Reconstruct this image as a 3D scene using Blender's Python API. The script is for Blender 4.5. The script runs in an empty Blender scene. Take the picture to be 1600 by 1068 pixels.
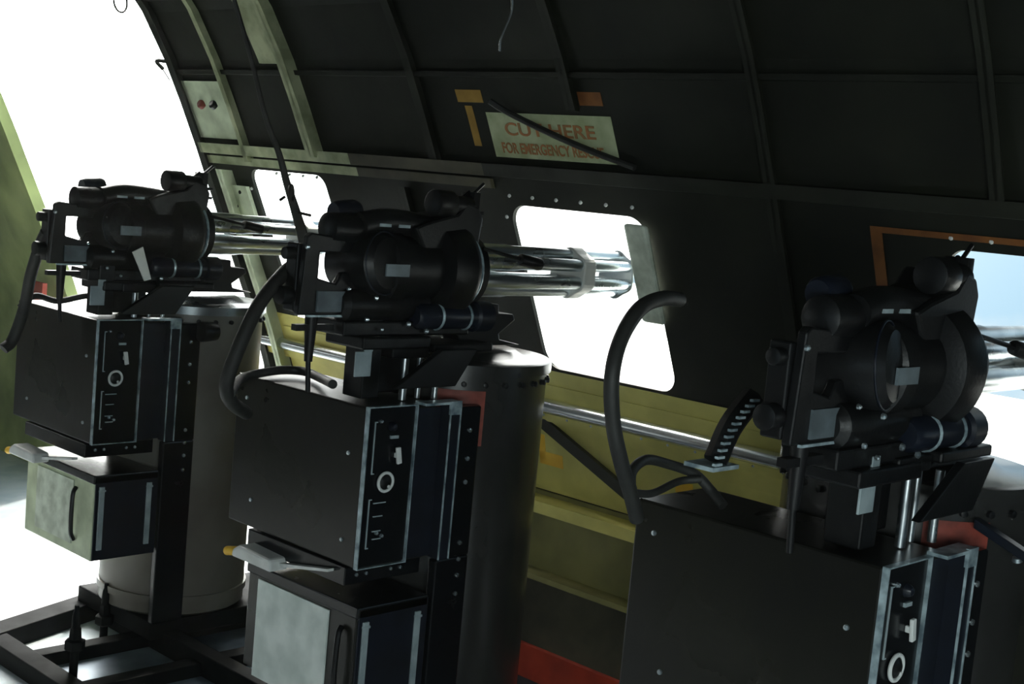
import bpy, bmesh, math, random
from mathutils import Vector, Matrix
random.seed(7)
R = math.radians
C = bpy.context.scene.collection
SC = bpy.context.scene

# ------------------------------------------------------------------ camera
yaw, pitch, roll, F = R(46.48), R(-6.28), R(5.33), 2100.0
fw = Vector((math.sin(yaw)*math.cos(pitch), math.cos(yaw)*math.cos(pitch), math.sin(pitch)))
rt = Vector((math.cos(yaw), -math.sin(yaw), 0)); up = rt.cross(fw)
cr, sr = math.cos(roll), math.sin(roll)
rt2 = rt*cr + up*sr; up2 = up*cr - rt*sr
CAM = Vector((0, 0, 1.25))
cd = bpy.data.cameras.new('camera'); cam = bpy.data.objects.new('camera', cd); C.objects.link(cam)
m3 = Matrix((rt2, up2, -fw)).transposed()
cam.matrix_world = Matrix.Translation(CAM) @ m3.to_4x4()
cd.sensor_width = 36; cd.lens = 36*F/1600; cd.clip_start = .02; cd.clip_end = 500
SC.camera = cam

# ------------------------------------------------------------------ view
SC.view_settings.view_transform = 'Standard'; SC.view_settings.look = 'None'
SC.view_settings.gamma = 1; SC.view_settings.use_curve_mapping = False
SC.view_settings.exposure = 0.0
SC.cycles.max_bounces = 8; SC.cycles.diffuse_bounces = 5; SC.cycles.glossy_bounces = 4
SC.cycles.use_denoising = True
HAZE = .0045

# ------------------------------------------------------------------ sky
SUN_AZ, SUN_EL = R(5), R(38)      # azimuth from aft towards port
sdir = Vector((math.sin(SUN_AZ)*math.cos(SUN_EL), math.cos(SUN_AZ)*math.cos(SUN_EL), math.sin(SUN_EL)))
W = bpy.data.worlds.new('sky'); SC.world = W; W.use_nodes = True
nt = W.node_tree; nt.nodes.clear()
def N(t, **k):
    n = nt.nodes.new(t)
    for a, b in k.items(): setattr(n, a, b)
    return n
tc = N('ShaderNodeTexCoord'); out = N('ShaderNodeOutputWorld'); bg = N('ShaderNodeBackground')
nrm = N('ShaderNodeVectorMath', operation='NORMALIZE'); nt.links.new(tc.outputs['Generated'], nrm.inputs[0])
dt = N('ShaderNodeVectorMath', operation='DOT_PRODUCT'); nt.links.new(nrm.outputs[0], dt.inputs[0]); dt.inputs[1].default_value = sdir
mx = N('ShaderNodeMath', operation='MAXIMUM'); nt.links.new(dt.outputs['Value'], mx.inputs[0]); mx.inputs[1].default_value = 0
pw = N('ShaderNodeMath', operation='POWER'); nt.links.new(mx.outputs[0], pw.inputs[0]); pw.inputs[1].default_value = 5.0
ml = N('ShaderNodeMath', operation='MULTIPLY'); nt.links.new(pw.outputs[0], ml.inputs[0]); ml.inputs[1].default_value = 26.0
ns = N('ShaderNodeTexNoise'); nt.links.new(nrm.outputs[0], ns.inputs['Vector']); ns.inputs['Scale'].default_value = 5; ns.inputs['Detail'].default_value = 6
rp = N('ShaderNodeValToRGB'); nt.links.new(ns.outputs['Fac'], rp.inputs[0])
rp.color_ramp.elements[0].position = .45; rp.color_ramp.elements[0].color = (.42, .68, .86, 1)
rp.color_ramp.elements[1].position = .62; rp.color_ramp.elements[1].color = (.85, .92, .92, 1)
gl = N('ShaderNodeVectorMath', operation='SCALE'); gl.inputs[0].default_value = (1, .99, .93); nt.links.new(ml.outputs[0], gl.inputs['Scale'])
ad = N('ShaderNodeVectorMath', operation='ADD'); nt.links.new(rp.outputs[0], ad.inputs[0]); nt.links.new(gl.outputs[0], ad.inputs[1])
nt.links.new(ad.outputs[0], bg.inputs['Color']); bg.inputs['Strength'].default_value = 1.0
nt.links.new(bg.outputs[0], out.inputs[0])

# ------------------------------------------------------------------ sun through the haze
sl = bpy.data.lights.new('sun', 'SUN'); so = bpy.data.objects.new('sun', sl); C.objects.link(so)
az, el = R(64), R(42)
so.rotation_euler = Vector((math.sin(az)*math.cos(el), math.cos(az)*math.cos(el), math.sin(el))).to_track_quat('Z', 'Y').to_euler(); sl.energy = 5.0; sl.angle = R(3); sl.color = (1, .96, .86)

# unseen area lamp added at the starboard window, brightens the port side
al = bpy.data.lights.new('starboard_fill', 'AREA'); ao = bpy.data.objects.new('starboard_fill', al); C.objects.link(ao)
al.shape = 'RECTANGLE'; al.size = .9; al.size_y = .5; al.energy = 26; al.color = (.88, 1, .98)
ao.location = (-.27, -.55, 1.0); ao.rotation_euler = Vector((-2.97, -2.75, .9)).to_track_quat('Z', 'Y').to_euler()

# ------------------------------------------------------------------ materials
def mat(name, c1, c2=None, rough=.5, metal=0.0, scale=8.0, bump=.0, spec=.5, r2=None, contrast=(.35, .65), detail=5):
    m = bpy.data.materials.new(name); m.use_nodes = True; t = m.node_tree; p = t.nodes['Principled BSDF']
    c2 = c2 or tuple(x*.7 for x in c1)
    tcn = t.nodes.new('ShaderNodeTexCoord'); n = t.nodes.new('ShaderNodeTexNoise')
    n.inputs['Scale'].default_value = scale; n.inputs['Detail'].default_value = detail
    t.links.new(tcn.outputs['Object'], n.inputs['Vector'])
    r = t.nodes.new('ShaderNodeValToRGB'); t.links.new(n.outputs['Fac'], r.inputs[0])
    r.color_ramp.elements[0].position = contrast[0]; r.color_ramp.elements[0].color = (*c2, 1)
    r.color_ramp.elements[1].position = contrast[1]; r.color_ramp.elements[1].color = (*c1, 1)
    t.links.new(r.outputs[0], p.inputs['Base Color'])
    mr = t.nodes.new('ShaderNodeMapRange'); t.links.new(n.outputs['Fac'], mr.inputs[0])
    mr.inputs['To Min'].default_value = r2 if r2 is not None else rough*1.25; mr.inputs['To Max'].default_value = rough
    mr.inputs['From Min'].default_value = .3; mr.inputs['From Max'].default_value = .7
    t.links.new(mr.outputs[0], p.inputs['Roughness'])
    p.inputs['Metallic'].default_value = metal; p.inputs['Specular IOR Level'].default_value = spec
    if bump:
        n2 = t.nodes.new('ShaderNodeTexNoise'); n2.inputs['Scale'].default_value = scale*9; t.links.new(tcn.outputs['Object'], n2.inputs['Vector'])
        b = t.nodes.new('ShaderNodeBump'); b.inputs['Strength'].default_value = bump; b.inputs['Distance'].default_value = .002
        t.links.new(n2.outputs['Fac'], b.inputs['Height']); t.links.new(b.outputs[0], p.inputs['Normal'])
    return m
M = dict(
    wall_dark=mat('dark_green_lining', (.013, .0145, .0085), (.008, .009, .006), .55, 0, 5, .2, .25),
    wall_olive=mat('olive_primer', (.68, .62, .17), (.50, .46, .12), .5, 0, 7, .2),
    primer=mat('pale_green_primer', (.66, .74, .52), (.42, .48, .32), .5, 0, 12, .1),
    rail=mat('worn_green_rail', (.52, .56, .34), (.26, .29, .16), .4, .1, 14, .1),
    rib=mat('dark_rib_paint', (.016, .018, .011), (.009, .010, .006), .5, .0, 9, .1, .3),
    alu=mat('bare_aluminium', (.78, .82, .84), (.62, .66, .68), .22, .9, 5, .0),
    steel=mat('bright_gun_steel', (.75, .80, .82), (.58, .63, .66), .26, 1.0, 14, .03),
    clampsteel=mat('pale_clamp_steel', (.85, .85, .80), (.70, .70, .65), .4, .2, 14, .03),
    black=mat('black_gun_finish', (.006, .0065, .007), (.003, .003, .0035), .36, .0, 20, .15, .35),
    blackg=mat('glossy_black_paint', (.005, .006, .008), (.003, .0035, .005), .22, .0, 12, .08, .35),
    boxside=mat('worn_dark_olive_paint', (.012, .012, .008), (.006, .006, .005), .26, .0, 5, .1, .35),
    edge=mat('worn_bare_edge', (.55, .68, .72), (.12, .17, .20), .3, .3, 30, .05),
    navy=mat('blue_black_recess', (.008, .011, .020), (.005, .007, .012), .3, .0, 16, .05, .4),
    bolt=mat('bright_bolt_head', (.6, .68, .70), (.4, .46, .5), .25, .9, 20),
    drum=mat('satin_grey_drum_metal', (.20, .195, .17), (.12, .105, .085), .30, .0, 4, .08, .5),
    drumshade=mat('shaded_grey_drum', (.030, .030, .029), (.018, .018, .017), .22, .0, 4, .05, .8),  # grey drum metal with the backlit shade painted in
    drumtop=mat('drum_lid_metal', (.30, .33, .35), (.2, .22, .23), .25, .8, 8),
    white=mat('white_enamel', (.80, .82, .80), (.65, .67, .65), .35, 0, 20),
    cream=mat('pale_green_decal', (.72, .78, .66), (.45, .50, .40), .6, 0, 26, .05),
    paper=mat('aged_paper_label', (.85, .92, .88), (.62, .70, .66), .6, 0, 14, .05),
    plate=mat('grey_data_plate', (.40, .48, .50), (.24, .30, .32), .4, .1, 18),
    hose=mat('black_rubber_hose', (.022, .023, .020), (.012, .012, .011), .55, 0, 16, .2),
    yellow=mat('yellow_marking_paint', (.95, .60, .04), (.80, .46, .03), .5, 0, 14, .05),
    orange=mat('orange_marking_paint', (.24, .085, .012), (.14, .045, .008), .6, 0, 16, .05),
    red=mat('red_paint', (.42, .04, .012), (.26, .022, .008), .5, 0, 9, .1),
    dullred=mat('faded_red_paint', (.30, .05, .03), (.14, .025, .016), .5, 0, 22, .1),
    sign=mat('pale_sign_paint', (.52, .58, .36), (.36, .41, .22), .6, 0, 18, .1),
    signred=mat('faded_red_lettering', (.42, .16, .05), (.28, .16, .06), .6, 0, 40, .05, contrast=(.4, .55)),
    floor=mat('worn_metal_floor', (.86, .90, .92), (.64, .73, .78), .35, .2, 6, .1, contrast=(.4, .6)),
    sheet=mat('blue_grey_deck_plate', (.20, .26, .32), (.10, .13, .17), .3, .5, 8, .1),
    beam=mat('dark_floor_beam', (.006, .007, .009), (.003, .004, .005), .6, .0, 12, .1, .12),
    concrete=mat('sunlit_concrete', (.62, .64, .62), (.5, .52, .5), .8, 0, .4, 0),
    wall_low=mat('shaded_olive_lining', (.30, .28, .09), (.18, .17, .06), .55, 0, 6, .2),  # downward loss of light painted into the olive lining
    wall_foot=mat('deep_shade_lining', (.075, .068, .035), (.035, .032, .02), .6, 0, 6, .2),  # deep shade painted in, low on the side and partway along the rail
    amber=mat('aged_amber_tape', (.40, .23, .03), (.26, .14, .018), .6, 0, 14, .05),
    dimplate=mat('dim_data_plate', (.15, .19, .21), (.08, .10, .11), .4, .1, 18),
    jamb=mat('olive_green_door_frame', (.42, .50, .17), (.24, .29, .10), .5, 0, 5, .1),
    glass=None,
)

# ------------------------------------------------------------------ mesh helpers
class B:
    def __init__(s): s.v = []; s.f = []; s.sm = []
    def box(s, x0, x1, y0, y1, z0, z1):
        n = len(s.v); s.v += [(x, y, z) for z in (z0, z1) for y in (y0, y1) for x in (x0, x1)]
        for q in ((0,2,3,1),(4,5,7,6),(0,1,5,4),(2,6,7,3),(0,4,6,2),(1,3,7,5)): s.f.append([n+i for i in q]); s.sm.append(0)
        return s
    def loft(s, rings, cap=True, smooth=1, close=True):
        n = len(s.v); k = len(rings[0])
        for r in rings: s.v += [tuple(p) for p in r]
        for i in range(len(rings)-1):
            for j in range(k if close else k-1):
                a = n+i*k+j; b = n+i*k+(j+1) % k
                s.f.append([a, b, b+k, a+k]); s.sm.append(smooth)
        if cap:
            s.f.append([n+j for j in range(k)][::-1]); s.sm.append(0)
            s.f.append([n+(len(rings)-1)*k+j for j in range(k)]); s.sm.append(0)
        return s
    def lathe(s, p0, axis, prof, n=32, cap=True):
        """prof: (distance along axis, radius)"""
        a = Vector(axis).normalized(); p0 = Vector(p0)
        u = a.orthogonal().normalized(); w = a.cross(u)
        return s.loft([[p0+a*d+(u*math.cos(t)+w*math.sin(t))*r for t in [2*math.pi*j/n for j in range(n)]] for d, r in prof], cap)
    def cyl(s, p0, p1, r, r2=None, n=20):
        d = Vector(p1)-Vector(p0); return s.lathe(p0, d, [(0, r), (d.length, r2 if r2 is not None else r)], n)
    def prism(s, pts, h0, h1, plane='xz'):
        def P(a, b, h): return {'xz': (a, h, b), 'yz': (h, a, b), 'xy': (a, b, h)}[plane]
        n = len(s.v); k = len(pts)
        s.v += [P(a, b, h0) for a, b in pts] + [P(a, b, h1) for a, b in pts]
        s.f.append([n+i for i in range(k)]); s.sm.append(0); s.f.append([n+k+i for i in range(k)][::-1]); s.sm.append(0)
        for i in range(k): j = (i+1) % k; s.f.append([n+i, n+k+i, n+k+j, n+j]); s.sm.append(0)
        return s
    def tube(s, pts, r, n=10, sub=8):
        P = [Vector(p) for p in pts]; Q = []
        if sub > 1 and len(P) > 2:
            E = [P[0]*2-P[1]] + P + [P[-1]*2-P[-2]]
            for i in range(1, len(E)-2):
                for k in range(sub):
                    t = k/sub; a, b, c, d = E[i-1:i+3]
                    Q.append(.5*((2*b)+(c-a)*t+(2*a-5*b+4*c-d)*t*t+(3*b-a-3*c+d)*t**3))
            Q.append(P[-1])
        else: Q = P
        rr = r if callable(r) else (lambda t: r)
        T = (Q[1]-Q[0]).normalized(); u = T.orthogonal().normalized(); rings = []
        for i, q in enumerate(Q):
            t2 = (Q[min(i+1, len(Q)-1)]-Q[max(i-1, 0)]).normalized()
            u = (u - t2*u.dot(t2)).normalized(); w = t2.cross(u); ra = rr(i/(len(Q)-1))
            rings.append([q+(u*math.cos(a)+w*math.sin(a))*ra for a in [2*math.pi*j/n for j in range(n)]])
        return s.loft(rings)
    def torus(s, c, axis, R0, r, n=32, m=8):
        a = Vector(axis).normalized(); u = a.orthogonal().normalized(); w = a.cross(u); c = Vector(c)
        rings = [[c+(u*math.cos(t)+w*math.sin(t))*(R0+r*math.cos(q))+a*r*math.sin(q) for q in [2*math.pi*j/m for j in range(m)]] for t in [2*math.pi*i/n for i in range(n+1)]]
        return s.loft(rings, cap=False)
    def quad(s, *p):
        n = len(s.v); s.v += [tuple(x) for x in p]; s.f.append([n+i for i in range(len(p))]); s.sm.append(0); return s
    def build(s, name, m, parent=None, bevel=0, loc=None, seg=2):
        me = bpy.data.meshes.new(name); me.from_pydata([tuple(v) for v in s.v], [], s.f); me.update()
        bm = bmesh.new(); bm.from_mesh(me)
        bmesh.ops.recalc_face_normals(bm, faces=bm.faces)
        if bevel:
            es = [e for e in bm.edges if len(e.link_faces) == 2 and e.calc_face_angle(0) > .6]
            if es: bmesh.ops.bevel(bm, geom=es, offset=bevel, segments=seg, affect='EDGES', profile=.5, clamp_overlap=True)
        bm.to_mesh(me); bm.free()
        if any(s.sm):
            me.shade_smooth()
            me.set_sharp_from_angle(angle=R(35))
        me.materials.append(M[m] if isinstance(m, str) else m)
        o = bpy.data.objects.new(name, me); C.objects.link(o)
        if parent: o.parent = parent
        if loc: o.location = loc
        return o
def tag(o, label=None, cat=None, group=None, kind=None):
    for k, v in (('label', label), ('category', cat), ('group', group), ('kind', kind)):
        if v: o[k] = v
    return o
def empty(name, loc, label, cat, group=None, kind=None):
    o = bpy.data.objects.new(name, None); C.objects.link(o); o.location = loc; o.empty_display_size = .1
    return tag(o, label, cat, group, kind)
def copy_tree(root, loc, label, skip=()):
    c = root.copy(); C.objects.link(c); c.location = loc; c['label'] = label
    for ch in list(root.children):
        if ch.name.split('.')[0] in skip: continue
        d = ch.copy(); C.objects.link(d); d.parent = c
        for g in list(ch.children):
            e = g.copy(); C.objects.link(e); e.parent = d
    return c

# ------------------------------------------------------------------ fuselage section
PROF = [(-.14, 2.74), (.0, 2.76), (.22, 2.775), (.45, 2.77), (.60, 2.735), (.69, 2.700), (.74, 2.680), (.80, 2.652), (1.224, 2.450),
        (1.30, 2.415), (1.43, 2.350), (1.56, 2.280), (1.69, 2.195), (1.80, 2.095), (1.92, 1.93), (2.02, 1.70), (2.08, 1.45), (2.10, 1.2)]
def PX(z, off=0.0):
    for (a, xa), (b, xb) in zip(PROF, PROF[1:]):
        if z <= b or (b, xb) == PROF[-1]:
            t = (z-a)/(b-a); return xa+(xb-xa)*t - off
def skin(Bm, y0, y1, z0, z1, th=.02, off=0.0):
    """a curved sheet of the side following the section, with thickness outwards"""
    zs = [z0]+[z for z, _ in PROF if z0+1e-4 < z < z1-1e-4]+[z1]
    inner = [(PX(z, off), z) for z in zs]; outer = [(x+th, z) for x, z in inner]
    Bm.prism(inner+outer[::-1], y0, y1, 'xz'); return Bm
def rib(y, z0, z1, depth=.028, w=.028, m='rib', name='rib', par=None):
    b = B(); skin(b, y-w*.12, y+w*.12, z0, z1, depth, depth)          # web
    skin(b, y-w/2, y+w/2, z0, z1, .004, depth)                        # inner flange
    return b.build(name, m, par)
def ring_window(b, y0, y1, z0, z1, Y0, Y1, Z0, Z1, rad, off=0.0, depth=.05, k=8):
    """frame between the rectangle Y0..Z1 and a rounded opening y0..z1, plus its reveal"""
    inn, outr = [], []
    for (cy, cz, a0, oy, oz) in ((y1-rad, z1-rad, 0, Y1, Z1), (y0+rad, z1-rad, 90, Y0, Z1), (y0+rad, z0+rad, 180, Y0, Z0), (y1-rad, z0+rad, 270, Y1, Z0)):
        for i in range(k+1):
            a = R(a0+90*i/k); inn.append((cy+rad*math.cos(a), cz+rad*math.sin(a)))
            ca, sa = math.cos(a), math.sin(a)
            # spread the outer points along the two sides of the corner
            if i < k/2: oyy, ozz = (oy, cz+(oz-cz)*(i/(k/2))) if a0 in (0, 180) else (cy+(oy-cy)*(i/(k/2)), oz)
            else: oyy, ozz = (cy+(oy-cy)*((k-i)/(k/2)), oz) if a0 in (0, 180) else (oy, cz+(oz-cz)*((k-i)/(k/2)))
            outr.append((oyy, ozz))
    f = lambda p, e: (PX(p[1], off)+e, p[0], p[1])
    b.loft([[f(p, .0) for p in outr], [f(p, 0) for p in inn], [f(p, depth) for p in inn], [f(p, depth) for p in outr]], cap=False, smooth=0)
    return b

YW = [(3.13, 3.50), (1.945, 2.383), (.755, 1.198), (-.43, .01)]     # window openings (forward, aft)
DOOR = (3.72, 5.05)
wall = B()
# bands above and below the windows; door opening aft
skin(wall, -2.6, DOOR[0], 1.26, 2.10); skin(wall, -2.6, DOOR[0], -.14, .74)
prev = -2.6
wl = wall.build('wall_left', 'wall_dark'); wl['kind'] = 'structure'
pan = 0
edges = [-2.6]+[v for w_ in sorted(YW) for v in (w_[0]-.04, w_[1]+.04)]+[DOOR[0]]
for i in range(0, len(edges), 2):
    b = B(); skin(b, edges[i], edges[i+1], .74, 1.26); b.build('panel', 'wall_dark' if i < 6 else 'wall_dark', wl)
for n, (a, c) in enumerate(YW):
    b = B(); z0 = .80 if n else .75
    ring_window(b, a, c, z0, 1.222 if n else 1.250, a-.04, c+.04, .74, 1.26, (.035 if n != 1 else .05), depth=.012)
    o = b.build('window_%d' % (n+1), 'wall_dark'); o['kind'] = 'structure'
    # white dots imitating daylight through small holes, along the head and aft side
    for k in range(6 if n else 4):
        B().lathe((PX(1.243)+.0, a+.03+k*(c-a-.04)/5, 1.243), (-1, 0, .4), [(0, .0052), (.003, .0050), (.005, .003)], 8).build('rivet_lit_hole', 'white', o)
    for z in (1.19, 1.10, 1.01):
        B().lathe((PX(z), c+.016, z), (-1, 0, -.2), [(0, .0052), (.003, .0050), (.005, .003)], 8).build('rivet_lit_hole', 'white', o)
# aft of the door and the door's head
b = B(); skin(b, DOOR[1], 8.2, -.14, 2.10); o = b.build('panel', 'jamb', wl)
b = B(); skin(b, DOOR[0], DOOR[1], 1.93, 2.10); o = b.build('panel', 'wall_dark', wl)
# starboard side, roof, floor, bulkheads
XC = 1.2
b = B()
pr = [(2*XC-x, z) for z, x in PROF]
SW = [(-1.0, -.1), (.35, 1.25), (3.1, 3.9), (6.7, 8.0)]  # unseen openings, placed for the light and glare they give
def sskin(b, y0, y1, z0, z1):
    zs = [z0]+[z for z, _ in PROF if z0+1e-4 < z < z1-1e-4]+[z1]
    inner = [(2*XC-PX(z), z) for z in zs]; b.prism(inner+[(x-.02, z) for x, z in inner][::-1], y0, y1, 'xz')
sskin(b, -2.6, 8.2, -.14, .74); sskin(b, -2.6, 8.2, 1.26, 2.10)
ed = [-2.6]+[v for w_ in SW for v in w_]+[8.2]
for i in range(0, len(ed), 2): sskin(b, ed[i], ed[i+1], .74, 1.26)
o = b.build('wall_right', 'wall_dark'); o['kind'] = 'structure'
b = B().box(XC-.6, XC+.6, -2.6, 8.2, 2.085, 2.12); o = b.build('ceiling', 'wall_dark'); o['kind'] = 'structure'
b = B().box(-.45, 2.80, -2.6, 8.2, -.16, -.10); fl = b.build('floor', 'floor'); fl['kind'] = 'structure'
b = B(); b.box(-.6, .35, -2.64, -2.6, -.16, 2.15); b.box(1.25, 3.0, -2.64, -2.6, -.16, 2.15); b.box(.35, 1.25, -2.64, -2.6, 1.75, 2.15); b.box(.35, 1.25, -2.64, -2.6, -.16, .35); o = b.build('wall_front', 'wall_dark'); o['kind'] = 'structure'  # central opening added to throw light aft onto the box fronts
b = B().box(-.6, 3.0, 8.2, 8.24, -.16, 2.15); o = b.build('wall_back', 'wall_dark'); o['kind'] = 'structure'

# ribs
for y, z0, z1 in ((2.60, 1.30, 2.05), (1.57, -.1, 2.05), (.55, -.1, 2.05), (2.08, 1.45, 2.05), (1.08, 1.30, 2.05), (-.1, 1.3, 2.05), (2.76, -.1, 1.24)):
    rib(y, z0, z1, par=wl)
rib(3.10, 1.30, 2.05, .05, .035, 'rail', par=wl); rib(3.46, 1.27, 2.05, .03, .02, 'rail', par=wl)
rib(3.70, -.1, 2.05, .03, .035, 'rib', par=wl); 
rib(2.56, -.1, .66, .05, .04, 'wall_olive', par=wl); rib(3.60, -.1, 1.24, .05, .03, 'primer', par=wl)
# long rail over the windows, painted darker forward where its light fades
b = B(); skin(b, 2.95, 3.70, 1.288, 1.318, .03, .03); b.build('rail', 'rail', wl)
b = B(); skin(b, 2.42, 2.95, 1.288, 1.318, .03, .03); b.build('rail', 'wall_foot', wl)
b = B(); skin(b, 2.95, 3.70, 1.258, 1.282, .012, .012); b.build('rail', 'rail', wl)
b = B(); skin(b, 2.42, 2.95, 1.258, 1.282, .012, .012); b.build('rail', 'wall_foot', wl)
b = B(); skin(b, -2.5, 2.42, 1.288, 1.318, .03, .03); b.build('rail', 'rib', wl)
for z in (1.52, 1.72):
    b = B(); skin(b, -2.5, 3.70, z, z+.012, .015, .015); b.build('stringer', 'wall_dark', wl)
# pale panels near the door
b = B(); skin(b, 3.47, 3.71, 1.335, 1.50, .012, .012); pp = b.build('panel', 'primer', wl)
for y in (3.62, 3.555):
    B().lathe((PX(1.43, .012), y, 1.43), (-1, 0, .45), [(0, .014), (.012, .014), (.018, .009)], 14).build('knob', 'dullred' if y > 3.6 else 'black', pp)
b = B(); skin(b, 3.125, 3.25, 1.55, 1.72, .012, .012); b.build('panel', 'rail', wl)
b = B(); skin(b, 3.52, 3.66, 1.07, 1.195, .014, .02); pq = b.build('panel', 'primer', wl)
for y, z in ((3.63, 1.18), (3.56, 1.175), (3.54, 1.10), (3.64, 1.09), (3.60, 1.13)):
    B().lathe((PX(z, .02), y, z), (-1, 0, -.2), [(0, .006), (.003, .006)], 8).build('hole', 'black', pq)
# lower side below window: olive lining, sill, shelf
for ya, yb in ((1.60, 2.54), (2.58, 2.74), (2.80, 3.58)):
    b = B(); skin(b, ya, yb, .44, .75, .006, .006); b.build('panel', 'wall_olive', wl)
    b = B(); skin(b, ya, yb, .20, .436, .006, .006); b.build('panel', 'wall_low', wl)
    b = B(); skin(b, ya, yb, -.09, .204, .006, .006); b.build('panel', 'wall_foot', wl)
b = B(); skin(b, 1.25, 3.69, .70, .792, .002, .0025); sk = b.build('panel', 'wall_olive', wl)
for k in range(26):
    y = 1.40+k*.045; B().lathe((PX(.735, .0025), y, .735), (-1, 0, -.3), [(0, .0035), (.002, .003)], 6).build('rivet_lit_hole', 'black', sk)
b = B(); b.tube([(PX(.69)-.018, y, .690) for y in (1.2, 3.69)], .020, 14, 1); sill = b.build('sill', 'alu', wl)
b = B(); skin(b, 1.2, 3.69, .645, .680, .012, .016); sf = b.build('sill_flange', 'wall_olive', wl)
for k in range(16):
    y = 1.65+k*.085; B().lathe((PX(.66, .016), y, .662), (-1, 0, 0), [(0, .004), (.003, .003)], 8).build('rivet_lit_hole', 'bolt', sf)
b = B(); b.box(2.695, 2.775, 1.2, 3.69, .412, .424); b.box(2.690, 2.700, 1.2, 3.69, .392, .424); b.build('shelf', 'wall_olive', wl)
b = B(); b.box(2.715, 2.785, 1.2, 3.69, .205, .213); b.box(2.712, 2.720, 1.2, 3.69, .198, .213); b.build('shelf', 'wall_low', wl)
b = B(); b.box(2.735, 2.752, 1.2, 2.62, -.10, .0); b.build('kick_board', 'red', wl)
# diagonal brace under the window
b = B(); b.prism([(2.47, .672), (2.47, .640), (2.02, .455), (2.02, .487)], 2.700, 2.716, 'yz'); b.build('brace', 'rib', wl)
# yellow and orange corner marks painted on the side
def mark(y0, y1, z0, z1, m): b = B(); skin(b, y0, y1, z0, z1, .0012, .0075 if z1 < .75 else .0012); b.build('marking', m, wl)
mark(2.435, 2.458, .525, .60, 'yellow'); mark(2.372, 2.458, .515, .552, 'yellow'); mark(1.93, 1.985, .525, .57, 'yellow')
mark(2.385, 2.475, 1.463, 1.492, 'amber'); mark(2.43, 2.455, 1.36, 1.455, 'amber'); mark(2.00, 2.07, 1.463, 1.492, 'orange')


# door frame: aft jamb and forward jamb flange
dj = B(); skin(dj, DOOR[1]-.05, DOOR[1]+.25, -.10, 2.05, .05, .05); o = dj.build('door_1', 'jamb'); o['kind'] = 'structure'
B().box(2.58, 2.60, 5.06, 5.16, .55, .72).build('panel', 'red', o)

# ground outside
b = B().box(2.9, 24, -40, 40, -1.65, -1.6); g = b.build('ground', 'concrete'); g['kind'] = 'structure'

# ------------------------------------------------------------------ thin scattering volume added to imitate lens glare inside the cabin
hz = B(); hz.box(-.38, 2.95, -2.58, 8.18, -.13, 2.08); ho = hz.build('haze', 'floor'); tag(ho, 'faint added haze imitating lens glare through the whole dark cabin', 'haze', kind='stuff')
hm = bpy.data.materials.new('glare_haze'); hm.use_nodes = True; hn = hm.node_tree; hn.nodes.clear()
ho_ = hn.nodes.new('ShaderNodeOutputMaterial'); hv = hn.nodes.new('ShaderNodeVolumeScatter')
hv.inputs['Density'].default_value = HAZE; hv.inputs['Anisotropy'].default_value = .55; hv.inputs['Color'].default_value = (.96, .98, .88, 1)
hn.links.new(hv.outputs[0], ho_.inputs['Volume']); ho.data.materials.clear(); ho.data.materials.append(hm)

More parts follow.
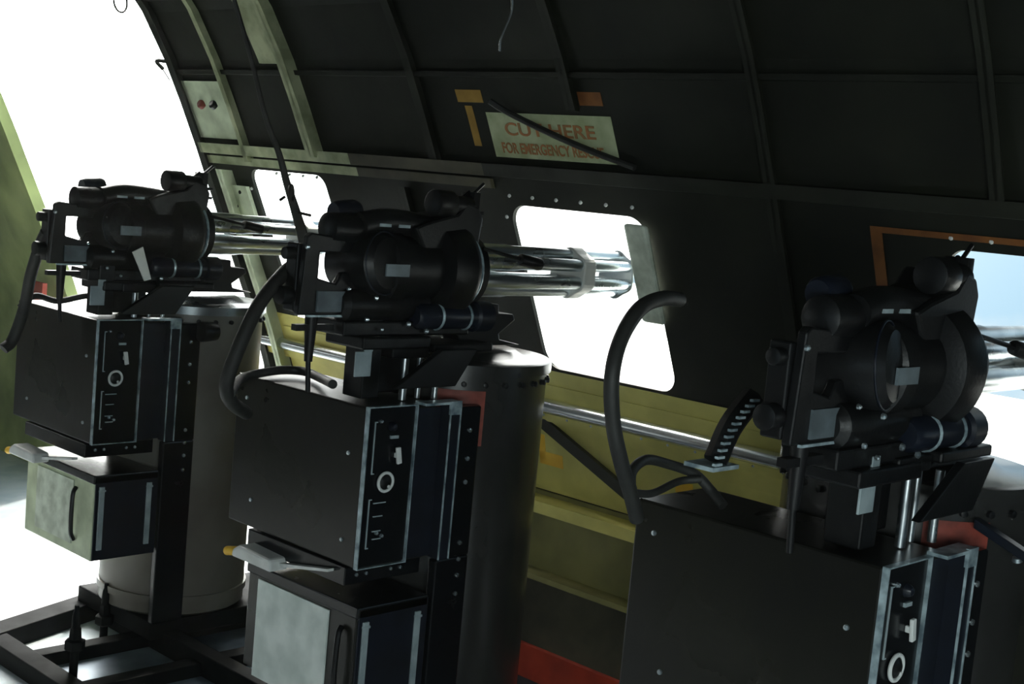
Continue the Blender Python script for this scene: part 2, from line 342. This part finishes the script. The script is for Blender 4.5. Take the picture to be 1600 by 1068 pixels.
# ------------------------------------------------------------------ modules
MOD = [(1.735, 3.10, .835), (1.680, 1.961, .815), (1.680, .850, .790)]  # box corner x, y, box top
def gun_parts(t):
    # origin: centre of the front ring, axis +x
    for k in range(6):
        a = R(60*k+30); y, z = .041*math.cos(a), .041*math.sin(a)
        B().lathe((0, y, z), (1, 0, 0), [(-.03, .0175), (.13, .0175), (.15, .0150), (.40, .0140), (.575, .0120), (.575, .007), (.50, .007)], 18).build('barrel', 'steel', t)
    b = B()
    pts = []
    for k in range(48):
        a = 2*math.pi*k/48; pts.append((( .0565+.003*math.cos(6*(a-R(30))))*math.cos(a), (.0565+.003*math.cos(6*(a-R(30))))*math.sin(a)))
    b.prism(pts, .345, .385, 'yz'); b.build('barrel_clamp', 'clampsteel', t, .003)
    b = B(); b.prism(pts, .52, .55, 'yz'); b.build('muzzle_clamp', 'steel', t, .003)
    b = B(); b.lathe((0, 0, 0), (1, 0, 0), [(-.11, .07), (-.10, .098), (-.045, .104), (-.03, .098), (-.022, .082), (.012, .080), (.016, .070)], 40)
    b.build('front_housing', 'black', t)
    b = B(); b.torus((-.012, 0, 0), (1, 0, 0), .0815, .004); b.build('front_ring', 'edge', t)
    b = B(); b.lathe((0, 0, 0), (1, 0, 0), [(-.30, .05), (-.29, .066), (-.24, .070), (-.235, .078), (-.20, .078), (-.195, .070), (-.105, .072)], 32)
    b.build('receiver', 'black', t)
    # feeder and delinker above the receiver
    b = B(); b.prism([(-.155, .04), (-.005, .04), (.005, .11), (-.01, .135), (-.045, .145), (-.07, .118), (-.15, .098), (-.185, .085)], -.055, .05)
    b.build('feeder', 'black', t, .006)
    b = B(); b.cyl((-.125, -.035, .136), (-.075, -.035, .136), .028); b.cyl((-.075, -.035, .136), (-.02, -.035, .134), .020); b.box(-.075, -.06, -.045, -.025, .09, .125)
    b.build('feed_sprocket', 'black', t, .003)
    b = B(); b.box(-.014, .004, -.04, .0, .09, .165); b.box(-.01, .028, -.03, -.01, .118, .126); b.box(-.01, .028, -.03, -.01, .094, .101); b.tube([(-.01, -.02, .165), (-.035, -.02, .145)], .005, 8, 1); b.tube([(.0, -.02, .16), (.03, -.02, .185)], .004, 8, 1)
    b.build('feeder_bracket', 'black', t, .002)
    b = B(); b.tube([(-.30, -.02, .080), (-.24, -.02, .092), (-.16, -.02, .088), (-.10, -.03, .08)], .026, 14); b.build('ejection_chute', 'black', t)
    b = B(); b.lathe((-.375, -.01, .072), (1, 0, 0), [(0, .02), (.005, .030), (.06, .032), (.075, .028), (.10, .026)], 20); b.build('delinker_cover', 'black', t)
    b = B(); b.lathe((-.335, .02, .100), (.9, 0, .1), [(0, .02), (.008, .024), (.05, .024), (.06, .02)], 18); b.build('delinker_cap', 'navy', t)
    for x in (-.27, -.22, -.17):
        b = B(); b.box(x, x+.03, -.046, -.040, .082, .088); b.build('rail_lug', 'plate', t)
    # rear: rotor cover, drive motor bracket with an opening
    b = B(); b.lathe((-.275, 0, .005), (.25, -1, .1), [(-.05, .05), (.03, .062), (.055, .062), (.070, .050), (.076, .02)], 32); b.build('rotor_cover', 'black', t)
    b = B(); b.torus((-.275+.016, -.056, .011), (.25, -1, .1), .062, .0018, 36, 6); b.build('cover_rim', 'navy', t)
    b = B()
    b.prism([(-.440, -.095), (-.430, .055), (-.420, .062), (-.30, .050), (-.30, .026), (-.398, .026), (-.398, -.024), (-.355, -.034), (-.34, -.012), (-.30, -.01), (-.30, -.095)], -.030, -.014)
    b.box(-.44, -.425, -.014, .02, -.09, .04)
    b.build('rear_bracket', 'black', t, .003)
    b = B().box(-.42, -.33, -.034, -.028, -.098, -.094); b.build('lower_flange', 'edge', t)
    b = B().box(-.40, -.325, -.034, -.030, -.088, -.048); b.build('data_plate', 'dimplate', t)
    b = B().cyl((-.438, 0, -.06), (-.465, 0, -.06), .018); b.build('cable_socket', 'black', t, .002)
    b = B().cyl((-.436, .0, .02), (-.46, 0, .02), .012); b.build('cable_socket', 'black', t, .002)
    # drive motor below and mounting yoke
    b = B(); b.lathe((-.34, -.02, -.075), (1, 0, 0), [(0, .022), (.01, .034), (.16, .036), (.17, .03), (.22, .03)], 24); b.build('drive_motor', 'black', t)
    b = B(); b.box(-.34, .0, -.045, .045, -.135, -.105)
    b.box(-.30, -.12, -.06, .06, -.16, -.135); b.build('cradle', 'black', t, .004)
    for x in (-.10, -.02):
        b = B(); b.torus((x, -.045, -.095), (1, 0, 0), .026, .004, 20, 6); b.build('recoil_ring', 'edge', t)
    b = B(); b.lathe((0, -.045, -.095), (1, 0, 0), [(-.16, .02), (-.15, .027), (.00, .027), (.005, .033), (.045, .033), (.05, .026)], 22); b.build('recoil_adapter', 'navy', t)
    b = B(); b.prism([(-.02, -.07), (.11, -.072), (.112, -.092), (.158, -.094), (.165, -.108), (.118, -.138), (.122, -.150), (.19, -.163), (-.02, -.163), (.0, -.15), (-.03, -.12)], -.02, .035)
    b.build('front_mount', 'black', t, .003)
    # safing rod with a knob
    b = B(); b.tube([(.0, -.065, .050), (.12, -.075, .030)], .004, 8, 1); rd = b.build('safing_rod', 'black', t)
    b = B(); b.cyl((.105, -.074, .032), (.165, -.078, .022), .012, .014, 14); b.build('knob', 'black', rd, .002)
    b = B(); b.cyl((-.40, -.02, -.095), (-.40, -.02, -.185), .013, .008); b.box(-.44, -.35, -.028, -.012, -.125, -.113); b.cyl((-.40, -.02, -.185), (-.395, -.02, -.245), .005)
    b.build('release_pin', 'black', t)
    b = B(); b.box(-.275, -.215, -.083, -.079, -.012, .012); b.build('name_plate', 'dimplate', t)
    for (x, z, s) in ((-.36, -.038, .004), (-.29, -.055, .005), (-.29, -.10, .005), (-.25, -.12, .004), (-.18, -.11, .006), (-.13, -.125, .006), (-.43, .035, .005), (-.09, -.04, .004)):
        B().lathe((x, -.052 if z < -.06 else -.075 if x > -.42 else -.03, z), (0, -1, 0), [(0, s), (.004, s*.9), (.006, s*.4)], 8).build('bolt', 'bolt', t)
    b = B(); b.prism([(-.235, -.055), (-.205, -.04), (-.175, -.125), (-.195, -.13)], -.079, -.074); b.build('rubbing_plate', 'clampsteel', t, .001)
GA = []
gl_ = [('rotary_machine_gun', 'farthest multi-barrel gun, steel barrels crossing the aftmost window beside the open cargo door'),
       (None, 'middle multi-barrel gun, pale clamp and bright barrels reaching into the framed white window'),
       (None, 'nearest multi-barrel gun at far right, barrels cut off by the photo edge')]
off = [(.338, .108, 1.063), (.308, .10, 1.080), (.272, .10, 1.052)]
for i, (bx, by, bz) in enumerate(MOD):
    loc = (bx+off[i][0], by+off[i][1], off[i][2])
    if i == 0:
        t = empty(gl_[0][0], loc, gl_[0][1], 'gun', 'rotary guns pointing out of the side windows'); gun_parts(t); GA.append(t)
    else: GA.append(copy_tree(GA[0], loc, gl_[i][1], skip=('rubbing_plate',)))

# ammunition drums
def drum_parts(t):
    b = B(); b.lathe((0, 0, 0), (0, 0, 1), [(.0, .19), (.01, .205), (.855, .205)], 64); b.build('shell', 'drum', t)
    b = B(); b.lathe((0, 0, 0), (0, 0, 1), [(.845, .200), (.846, .214), (.868, .214), (.872, .206), (.874, .15), (.885, .13), (.887, .0)], 64, cap=False); b.build('lid', 'drumtop', t)
    b = B(); b.lathe((0, 0, 0), (0, 0, 1), [(.04, .2), (.041, .211), (.06, .211), (.061, .2)], 64, cap=False); b.build('lower_band', 'drum', t)
    for k in range(28):
        a = 2*math.pi*k/28
        B().lathe((.204*math.cos(a), .204*math.sin(a), .828), (math.cos(a), math.sin(a), 0), [(0, .006), (.008, .006), (.009, .003)], 8).build('bolt', 'black', t)
    # faded red strip on the side facing in and forward
    rings = [[(.2065*math.cos(a), .2065*math.sin(a), z) for a in [R(215+k*5) for k in range(7)]] for z in (.70, .815)]
    B().loft(rings, cap=False, close=False).build('painted_strip', 'dullred', t)
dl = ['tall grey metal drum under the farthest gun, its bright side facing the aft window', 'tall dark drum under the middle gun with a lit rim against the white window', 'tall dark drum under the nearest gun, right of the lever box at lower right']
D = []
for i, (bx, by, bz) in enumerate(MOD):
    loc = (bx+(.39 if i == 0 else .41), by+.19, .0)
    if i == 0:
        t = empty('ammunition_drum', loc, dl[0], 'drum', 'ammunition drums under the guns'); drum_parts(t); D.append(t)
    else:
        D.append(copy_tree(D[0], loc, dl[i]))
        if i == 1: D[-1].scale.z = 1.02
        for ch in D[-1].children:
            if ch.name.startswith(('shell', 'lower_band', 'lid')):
                ch.data = bpy.data.meshes[ch.data.name].copy(); ch.data.materials[0] = M['drumshade']

# control boxes
def box_parts(t, h=.325):
    b = B().box(0.002, .186, .006, .44, 0, h-.002); b.build('body', 'boxside', t, .004)
    b = B().box(.004, .125, .0, .008, .004, h-.004); fp = b.build('front_panel', 'blackg', t, .002)
    # worn raised rim round the panel
    b = B(); w = .0022
    for x in (.0, .126): b.box(x, x+w, -.005, .006, .0, h)
    b.box(.0, .128, -.005, .006, h-w, h); b.box(.0, .128, -.004, .004, 0, w*.7); b.build('rim', 'edge', t)
    b = B().box(.128, .200, .004, .012, .004, h-.010); b.build('recess', 'navy', t, .001)
    b = B(); b.box(.200, .203, -.022, .01, 0, h+.004); b.box(.200, .226, -.024, -.021, 0, h+.004); b.build('flange', 'navy', t, .0008)
    b = B(); b.box(.198, .228, -.026, -.020, h-.022, h+.006); b.box(.128, .228, -.026, .006, h+.0, h+.005); b.box(.2265, .2285, -.026, -.022, 0, h); b.box(.199, .2005, -.026, -.022, .0, h); b.build('corner_trim', 'edge', t)
    b = B(); b.torus((.056, -.005, h-.152), (0, -1, 0), .0185, .0032, 40, 8); dr = b.build('dial_ring', 'white', t)
    b = B(); b.lathe((.056, 0, h-.152), (0, -1, 0), [(0, .015), (.006, .015), (.010, .009), (.011, 0.001)], 24); b.build('dial', 'black', dr)
    b = B(); b.lathe((.060, -.008, h-.160), (0, -1, 0), [(0, .0035), (.004, .003), (.005, .001)], 10); b.build('pointer', 'white', dr)
    b = B(); b.prism([(.071, h-.083), (.082, h-.082), (.088, h-.115), (.077, h-.117)], -.014, -.008); b.box(.076, .082, -.009, 0, h-.105, h-.095); b.build('lever', 'white', t, .0015)
    b = B(); b.lathe((.066, 0, h-.042), (0, -1, 0), [(0, .010), (.005, .009), (.010, .006), (.012, .001)], 16); b.build('lamp', 'navy', t)
    b = B(); b.box(.062, .082, -.004, 0, h-.066, h-.060); b.build('nameplate', 'plate', t)
    for z0, z1 in ((h-.135, h-.030), (h-.285, h-.185)):
        b = B(); b.box(.020, .0222, -.0022, 0, z0, z1); b.box(.020, .027, -.0022, 0, z1-.002, z1); b.box(.020, .027, -.0022, 0, z0, z0+.002); b.build('bracket_mark', 'plate', t)
    for z, x0, x1 in ((h-.195, .032, .064), (h-.222, .034, .058), (h-.252, .034, .056), (h-.268, .036, .058)):
        b = B(); b.box(x0, x1, -.002, 0, z, z+.002); b.build('panel_line', 'plate', t)
    for x, z in ((.046, h-.255), (.06, h-.262), (.036, h-.03)):
        B().lathe((x, 0, z), (0, -1, 0), [(0, .004), (.005, .003), (.006, .001)], 10).build('screw', 'bolt', t)
    for y, z in ((.05, h-.10), (.05, .05), (.40, h-.05), (.36, .06)):
        B().lathe((.002, y, z), (-1, 0, 0), [(0, .0045), (.003, .004), (.004, .001)], 10).build('screw', 'bolt', t)
bl = ['far olive-black control box with white dial ring, partly lit left side', 'middle black control box with white dial ring and bright white lever', 'nearest black control box at lower right, lever and dial cut by the frame']
K = []
for i, (bx, by, bz) in enumerate(MOD):
    loc = (bx, by, bz-.325)
    if i == 0:
        t = empty('control_box', loc, bl[0], 'control box', 'control boxes on the gun mounts'); box_parts(t); K.append(t)
    else: K.append(copy_tree(K[0], loc, bl[i]))

# mounting frames
def mount_parts(t, bz, full=True):
    b = B(); b.box(.205, .300, -.012, .010, 0, bz-.33); b.box(.227, .300, -.012, .010, bz-.33, bz-.01); b.build('support_plate', 'blackg', t, .004)
    b = B(); b.box(.21, .62, .0, .40, -.05, -.001); b.build('base_plate', 'beam', t, .004)
    b = B(); b.box(.0, .20, .03, .36, bz-.365, bz-.328); b.build('box_shelf', 'blackg', t, .002)
    b = B(); b.box(.09, .19, .045, .17, .90, .925); b.box(.08, .20, .11, .15, bz+.004, .90); b.box(.19, .36, .03, .12, .912, .93); b.build('saddle', 'black', t, .004)
    b = B(); b.box(.03, .075, .06, .12, bz+.004, .985); b.build('rear_post', 'black', t, .003)
    b = B(); b.prism([(.05, .85), (.17, .925), (.27, .925), (.215, .85)], -.015, .0); b.build('brace', 'black', t, .002)
    b = B(); b.box(.005, .046, .055, .059, .865 if bz > .8 else .85, .915); b.box(.025, .046, .053, .057, .915, .932); b.build('tag_plate', 'plate', t, .001)
    for sx, sy, sr_ in ((.13, .05, .008), (.18, .06, .006), (.21, .04, .007)): B().cyl((sx, sy, bz), (sx, sy, .90), sr_).build('strut', 'steel', t)
    for k, z in enumerate([bz-.06, bz-.12, bz-.17, bz-.30, bz-.335, bz-.37, bz-.41]):
        B().lathe((.270, -.012, z), (0, -1, 0), [(0, .005), (.003, .0045), (.004, .001)], 10).build('bolt', 'bolt', t)
    for x in (.03, .055, .12, .145):
        B().lathe((x, .03, bz-.346), (0, -1, 0), [(0, .004), (.003, .0035), (.004, .001)], 10).build('bolt', 'bolt', t)
def mount_extra(t, bz):
    b = B(); b.cyl((.285, -.03, bz-.03), (.335, -.03, bz-.03), .028, .024); b.build('knob', 'black', t, .004)
ml_ = ['black steel mount carrying the farthest gun, bolts down its front edge', 'black steel mount carrying the middle gun between control box and drum', 'black steel mount carrying the nearest gun at the right edge']
for i, (bx, by, bz) in enumerate(MOD):
    t = empty('gun_mount', (bx, by, 0), ml_[i], 'gun mount', 'black gun mounts'); mount_parts(t, bz)
    if i == 0: mount_extra(t, bz)
    if i == 2:
        b = B(); b.prism([(.01, bz+.02), (.01, bz+.035), (-.20, bz-.045), (-.20, bz-.06)], .28, .30, 'yz'); sr_ = b.build('side_rail', 'navy', t, .002)
        for yy in (-.06, -.09): B().lathe((.29, yy, bz+.008+yy*.38), (-.3, 0, 1), [(0, .008), (.006, .007), (.008, .002)], 12).build('bolt', 'bolt', sr_)

# ribbed feed chute behind the nearest gun
def at(px, py, Y=None, X=None):
    d = rt2*((px-800)/F) - up2*((py-534)/F) + fw
    q = (Y-CAM.y)/d.y if Y is not None else (X-CAM.x)/d.x
    return CAM+d*q
A, Bq, Cq = at(1157, 622, Y=1.06), at(1122, 668, Y=1.06), at(1098, 722, Y=1.06)
t = empty('feed_chute', tuple(Cq), 'curved ribbed feed chute with bright edges behind the nearest gun', 'chute')
t.location.z -= .002; o0 = Vector(t.location)
b = B(); cr_ = [A-o0, Bq-o0, Cq-o0]; b.tube([p+Vector((.030, 0, -.0)) for p in cr_], .018, 8, 5); b.build('liner', 'black', t)
for k in range(11):
    u = k/10; p = (A*(1-u)**2+(Bq*2-(A+Cq)*.5)*2*u*(1-u)+Cq*u*u)-o0
    b = B(); b.box(p.x, p.x+.016, p.y-.022, p.y-.016, p.z-.0018, p.z+.0018); b.build('link', 'edge', t)
p = Cq-o0; b = B(); b.box(p.x-.002, p.x+.06, p.y-.02, p.y+.03, p.z-.010, p.z-.004); b.build('flange', 'edge', t)

# storage boxes under the control boxes
def store_parts(t, i):
    b = B().box(.0, .182, .0, .365, 0, .222); b.build('body', 'primer' if i == 0 else 'boxside', t, .004)
    b = B().box(.002, .186, -.004, .0, .002, .224); b.build('front_panel', 'navy', t, .002)
    b = B().box(-.003, .185, -.004, .37, .205, .228); b.build('lid', 'blackg', t, .003)
    for x in (.012, .15):
        b = B(); b.box(x, x+.015, -.008, -.003, .03, .198); b.box(x-.001, x+.018, -.009, -.003, .185, .19); b.build('latch_strip', 'plate', t, .001)
    b = B()
    if i == 0: b.box(-.0035, .0, .10, .30, .025, .195)
    else: b.box(-.0035, .0, .085, .325, -.012, .200)
    b.build('paper_label', 'cream' if i == 0 else 'paper', t)
    b = B(); b.tube([(-.004, .085, .18), (-.016, .078, .16), (-.018, .075, .07), (-.004, .085, .04)] if i == 0 else [(-.004, .04, .18), (-.016, .035, .16), (-.018, .035, .07), (-.004, .04, .04)], .006, 8, 4); b.build('handle', 'black', t)
sl_ = ['pale green box with stained label, below the farthest control box', 'black box with large pale paper label, below the middle control box']
for i in (0, 1):
    bx, by, bz = MOD[i]
    loc = (bx+.010 if i == 0 else bx+.005, by-.012, .203 if i == 0 else .188)
    t = empty('storage_box', loc, sl_[i], 'box', 'storage boxes under the control boxes'); store_parts(t, i)
# white gripped levers lying on the storage boxes
for i in (0, 1):
    t = empty('release_handle', [(1.678, 3.30, .440), (1.668, 2.245, .432)][i], ['white rounded handle with yellow tip on the pale green box', 'worn white handle with yellow spot on the black labelled box'][i], 'handle', 'white handles on the storage boxes')
    b = B(); b.prism([(.075, 0), (.07, .018), (.05, .030), (-.06, .026), (-.065, .0)], -.03, .018, 'yz'); b.build('grip', 'white', t, .006)
    b = B(); b.prism([(-.06, .008), (-.06, .016), (-.22, .046), (-.22, .040)], -.004, .012, 'yz'); b.build('strap', 'white', t, .001)
    b = B(); b.cyl((-.005, .075, .008), (-.005, .125, -.004), .010); b.build('tip', 'yellow', t, .002)

# ------------------------------------------------------------------ hoses and cables
def at(px, py, Y=None, X=None):
    d = rt2*((px-800)/F) - up2*((py-534)/F) + fw
    s = (Y-CAM.y)/d.y if Y is not None else (X-CAM.x)/d.x
    return CAM+d*s
def atz(px, py, z):
    d = rt2*((px-800)/F) - up2*((py-534)/F) + fw
    return CAM+d*((z-CAM.z)/d.z)
def hose(name, pts, r, label, cat='hose', m='hose', group='black hoses to the guns', n=12):
    b = B(); b.tube(pts, r, n); o = b.build(name, m); return tag(o, label, cat, group)
hose('hose', [at(470, 408, 2.10), at(445, 425, 2.09), at(405, 475, 2.06), at(372, 545, 2.05), at(354, 600, 2.06), at(362, 628, 2.10), at(385, 645, 2.16)], .0135, 'black hose arcing down from the rear of the middle gun')
hose('hose', [at(360, 614, 2.07), atz(376, 592, .829), atz(405, 583, .827), atz(440, 578, .827), atz(475, 580, .827), atz(500, 590, .827), atz(520, 600, .84)], .0095, 'black hose lying curled on top of the middle control box')
hose('hose', [at(1062, 468, 1.22), at(1035, 466, 1.21), at(1000, 482, 1.20), at(970, 530, 1.19), at(956, 590, 1.18), at(958, 660, 1.18), at(970, 720, 1.18), at(985, 770, 1.19), at(995, 810, 1.20)], .0115, 'thick black hose hanging in a big arc before the framed window')
hose('hose', [at(985, 760, 1.19), at(988, 735, 1.2), at(1010, 718, 1.22), at(1045, 725, 1.22), at(1085, 740, 1.2), at(1110, 765, 1.18), at(1130, 790, 1.15)], .008, 'thin black cable looping over the nearest control box')
hose('hose', [at(990, 770, 1.2), at(1020, 770, 1.2), at(1060, 752, 1.2), at(1095, 748, 1.18)], .006, 'short black cable branching across the small loop')
hose('hose', [at(72, 362, 3.22), at(62, 385, 3.25), at(48, 430, 3.28), at(38, 480, 3.32), at(20, 530, 3.34), at(5, 545, 3.34)], .015, 'black hose dropping from the rear of the farthest gun')
hose('hose', [at(30, 480, 3.34), at(55, 462, 3.33), at(90, 470, 3.32), at(135, 462, 3.3), at(165, 465, 3.25)], .008, 'thin black cable lying across the top of the far control box')
hose('hanging_cable', [at(366, 0, 2.95), at(392, 90, 2.95), at(414, 180, 2.95), at(436, 240, 2.95), at(448, 285, 2.95), at(462, 330, 2.95), at(476, 380, 2.95), at(484, 430, 2.93)], lambda t: .006+.014*t*t, 'dark cable bundle hanging in front of the aftmost window', 'cable', group='black cables on the side')
b = B(); p = at(455, 302, 2.93); b.torus(p, (.6, -.7, .1), .022, .005, 20, 6); b.tube([p+Vector((-.02, 0, -.01)), p+Vector((-.035, 0, -.02))], .004, 6, 1); b.tube([p+Vector((.03, 0, -.05)), p+Vector((.07, 0, -.055))], .004, 6, 1)
tag(b.build('cable_clip', 'hose'), 'dark ring clip holding the hanging cable bundle', 'clip')
b = B(); q0, q1 = at(798, 178, X=2.33), at(992, 262, X=2.38)
b.tube([at(765, 158, X=2.30), q0, q0.lerp(q1, .5)+Vector((.0, 0, -.006)), q1], .0075, 8); tag(b.build('strap', 'hose'), 'dark strap running slantwise across the pale emergency sign', 'strap')
b = B(); b.tube([at(800, -10, Y=1.7), at(799, 20, Y=1.7), at(783, 60, Y=1.7), at(781, 80, Y=1.7)], .0022, 8); tag(b.build('cord', 'alu'), 'thin pale cord dangling from the dark ceiling', 'cord')
b = B(); b.torus(at(188, 2, Y=3.68), (.4, -.9, .1), .032, .003, 28, 6); tag(b.build('wire_loop', 'hose'), 'thin wire loop hanging at the top of the cargo doorway', 'wire')
b = B(); b.tube([at(272, 98, Y=3.72), at(245, 95, Y=3.76), at(255, 108, Y=3.76)], .006, 8); b.tube([at(249, 100, Y=3.76), at(265, 125, Y=3.72)], .002, 6, 1)
tag(b.build('door_hook', 'rib'), 'small hook sticking out of the cargo door edge', 'hook')
# grey pad on the forward edge of the middle window
b = B(); skin(b, 1.925, 1.99, .975, 1.205, .02, .032); b2 = b.build('pad', 'drumtop', None, .008); tag(b2, 'pale grey pad along the right edge of the framed window', 'pad')
b2.data.materials[0] = M['cream']
# red cloth cover? dim orange bracket marks by the right window
b = B(); skin(b, 1.335, 1.36, 1.10, 1.245, .002, .003); b.build('marking', 'orange', wl)
b = B(); skin(b, -.5, 1.36, 1.240, 1.252, .002, .003); b.build('marking', 'orange', wl)

# ------------------------------------------------------------------ sign
SY0, SY1, SZ0, SZ1 = 2.345-.36, 2.385, 1.337, 1.441
sg = empty('emergency_sign', (PX(1.39), 2.19, 1.39), 'pale green stencilled sign with faded red letters above the framed window', 'sign')
b = B(); skin(b, SY0, SY1, SZ0, SZ1, .002, .003)
o = b.build('panel', 'sign'); o.parent = sg; o.matrix_parent_inverse = Matrix.Translation(-sg.location)
tang = Vector((PX(SZ1)-PX(SZ0), 0, SZ1-SZ0)).normalized(); rightv = Vector((0, -1, 0)); nrmv = rightv.cross(tang).normalized()
def text(s, y, z, size, w):
    cu = bpy.data.curves.new('lettering', 'FONT'); cu.body = s; cu.size = size; cu.extrude = .0004; cu.align_x = 'CENTER'; cu.offset = .0008
    o = bpy.data.objects.new('lettering', cu); C.objects.link(o); cu.materials.append(M['signred'])
    bpy.context.view_layer.update(); sx = w/max(o.dimensions.x, 1e-4)
    P = Vector((PX(z), y, z)) + nrmv*.0040
    m = Matrix((rightv, tang, nrmv)).transposed().to_4x4()
    o.matrix_world = Matrix.Translation(P-sg.location) @ m @ Matrix.Diagonal((sx, 1, 1, 1)); 
    o.parent = sg
    bpy.context.view_layer.update(); me = bpy.data.meshes.new_from_object(o.evaluated_get(bpy.context.evaluated_depsgraph_get())); me.materials.clear(); me.materials.append(M['signred'])
    q = bpy.data.objects.new('lettering', me); C.objects.link(q); q.matrix_local = o.matrix_local.copy(); q.parent = sg; q.matrix_basis = o.matrix_basis.copy(); bpy.data.objects.remove(o)
text('CUT HERE', 2.185, 1.392, .046, .29); text('FOR EMERGENCY RESCUE', 2.19, 1.350, .038, .33)

# ------------------------------------------------------------------ floor frame
t = empty('floor_frame', (1.62, 3.3, -.10), 'dark steel frame of beams bolted on the floor under the guns', 'frame')
def fb(x0, x1, y0, y1, z0, z1, m='beam', name='beam'):
    b = B().box(x0-1.62, x1-1.62, y0-3.3, y1-3.3, z0+.10, z1+.10); return b.build(name, m, t, .003)
fb(1.60, 1.66, 1.0, 3.36, -.10, -.05); fb(2.34, 2.40, 1.0, 3.50, -.10, -.05)
b = B(); b.prism([(0-.02, .03), (.44, .18), (.78, .20), (.78, .28), (.42, .26), (-.02, .11)], 0, .055, 'xy'); b.build('beam', 'beam', t, .003)
for k in range(9): fb(1.66, 2.34, 3.16-k*.26, 3.21-k*.26, -.10, -.055)
fb(1.98, 2.03, 1.0, 3.4, -.10, -.03)
for k in range(5):
    fb(1.665, 1.975, 2.995-k*.26+.005, 3.15-k*.26, -.098, -.085, 'sheet', 'deck_plate'); fb(2.035, 2.335, 2.995-k*.26, 3.15-k*.26, -.098, -.085, 'sheet', 'deck_plate')
for j, (x, y, zt) in enumerate(((1.69, 3.04, .105), (1.915, 3.29, .06))):
    p = empty('tie_down_post', (x, y, -.07), ['slim dark threaded post at the lower left edge of frame', 'dark threaded post with collar just left of the far drum', 'short dark post between the floor beams'][j], 'post', 'posts on the floor frame')
    b = B(); b.lathe((0, 0, 0), (0, 0, 1), [(-.03, .011), (zt+.035, .011), (zt+.055, .009), (zt+.062, .006), (zt+.075, .006)], 14); b.build('rod', 'beam', p)
    b = B(); b.lathe((0, 0, zt-.045), (0, 0, 1), [(0, .018), (.006, .026), (.028, .026), (.032, .016), (.06, .014)], 6); b.build('collar', 'beam', p)
fb(2.45, 2.72, 1.0, 3.6, -.10, -.085, 'beam', 'deck_edge')
